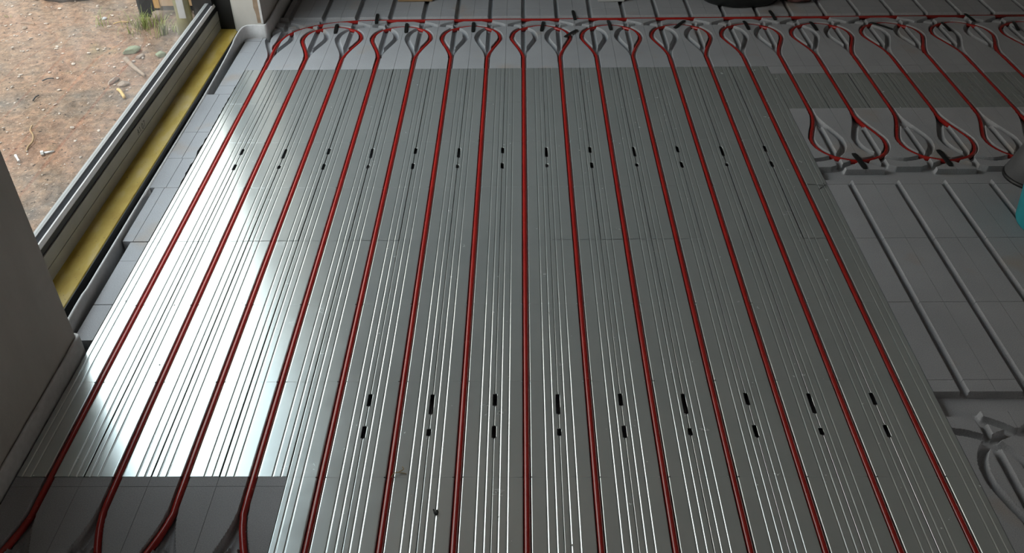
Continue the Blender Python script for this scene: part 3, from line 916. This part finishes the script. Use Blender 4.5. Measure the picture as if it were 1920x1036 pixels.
me = bpy.data.meshes.new('cloth'); bm.to_mesh(me); bm.free()
o = link('cloth', me, M_PINK, None, True); p = ground(1468, 4); o.location = (p.x + .075, p.y + .03, .0215); tag(o, 'crumpled dull pink cloth beside the black sack', 'cloth')

# grey cone with black rim, and the turquoise tub in front of it
p = ground(1935, 333)
ce = empty('grey_cone', (p.x + .005, p.y, 0))
lathe('cone', [(.078, .010), (.090, .012), (.091, .016), (.064, .105), (.040, .200), (.026, .260), (.026, .42), (.018, .42), (.018, .25), (.07, .014), (.078, .010)], M_GREYP, ce)
lathe('rim', [(.080, .001), (.0945, .001), (.0955, .006), (.093, .0125), (.084, .0125), (.080, .001)], M_BLACK, ce)
lathe('grip', [(.0, .46), (.020, .46), (.030, .45), (.031, .43), (.028, .42), (.0, .42)], M_BLACK, ce)
tag(ce, 'grey cone with a black rubber rim standing by the last lower loop', 'plunger')
p = ground(1983, 424)
te = empty('turquoise_bucket', (p.x, p.y, .001))
lathe('body', [(.0, .0), (.108, .0), (.116, .003), (.119, .012), (.128, .13), (.136, .25), (.131, .25), (.123, .13), (.112, .016), (.0, .014)], M_TEAL, te, 56)
lathe('rim', [(.137, .238), (.142, .240), (.143, .252), (.137, .256), (.1315, .2525)], M_TEAL, te, 56)
hp = [(.142 * math.cos(a), .142 * math.sin(a) * .35 - .10 * math.sin(a), .235 - .16 * math.sin(a) * .5) for a in np.linspace(0, math.pi, 15)]
hp = [(.146 * math.cos(a), -.146 * math.sin(a), .238 + .012 * math.sin(a)) for a in np.linspace(0, math.pi, 21)]
link('handle', tube_mesh('handle', hp, .0028, 8), M_STEEL, te, True)
tag(te, 'turquoise plastic bucket at the edge of the bare foam boards', 'bucket')

# small debris on the plates
p = ground(818, 961)
bm = bmesh.new()
for i in range(26):
    a = random.uniform(0, 6.28); r = abs(random.gauss(0, .004)); q = bmesh.ops.create_icosphere(bm, subdivisions=1, radius=random.uniform(.001, .0026))
    bmesh.ops.translate(bm, vec=(p.x + r * 1.5 * math.cos(a), p.y + r * math.sin(a), .002), verts=q['verts'])
me = bpy.data.meshes.new('lint'); bm.to_mesh(me); bm.free(); tag(link('lint', me, M_LINT), 'dark grey tuft of lint on a plate groove in the foreground', 'lint')
def straw(pts, label):
    c = catmull([(*ground(u, v), z) for u, v, z in pts], 5)
    tag(link('straw', tube_mesh('straw', c, .0009, 6), M_CHIP, None, True), label, 'straw', 'straws on the plates')
straw([(733, 897, .004), (741, 890, .007), (752, 887, .003), (762, 889, .002)], 'curled dry straw touching the fifth pipe run in the foreground')
straw([(748, 886, .003), (757, 882, .005), (755, 878, .007)], 'short bent straw beside the curled one in the foreground')
bm = bmesh.new()
for _ in range(150):
    x, y = random.uniform(-1.1, .95), random.uniform(1.1, 3.9)
    if abs((x / P_) - round(x / P_)) < .12: continue
    r = random.choice([.0006, .0008, .0011, .0016])
    q = bmesh.ops.create_icosphere(bm, subdivisions=1, radius=r)
    bmesh.ops.transform(bm, matrix=Matrix.Translation((x, y, r * .5)) @ Matrix.Diagonal((random.uniform(.8, 1.8), random.uniform(.8, 1.4), .7, 1)), verts=q['verts'])
me = bpy.data.meshes.new('plaster_crumbs'); bm.to_mesh(me); bm.free()
tag(link('plaster_crumbs', me, M_CRUMB), 'tiny pale plaster crumbs strewn over the metal plates', 'crumbs', None, 'stuff')

# black pen strokes at the edge of the last plate
bm = bmesh.new()
for (u0, v0), (u1, v1) in (((1513, 345), (1550, 348)), ((1536, 355), (1551, 344)), ((1543, 343), (1549, 353))):
    a, b = ground(u0, v0), ground(u1, v1); a, b = Vector((*a, .0006)), Vector((*b, .0006)); n = (b - a).cross(Vector((0, 0, 1))).normalized() * .0010
    bm.faces.new([bm.verts.new(q) for q in (a - n, b - n * .4, b + n * .4, a + n)])
r = bmesh.ops.extrude_face_region(bm, geom=bm.faces[:])
bmesh.ops.translate(bm, vec=(0, 0, .0003), verts=[g for g in r['geom'] if isinstance(g, bmesh.types.BMVert)])
bmesh.ops.recalc_face_normals(bm, faces=bm.faces)
me = bpy.data.meshes.new('pen_mark'); bm.to_mesh(me); bm.free()
tag(link('pen_mark', me, M_CLIP), 'black arrow drawn across the edge of the last long plate', 'mark')
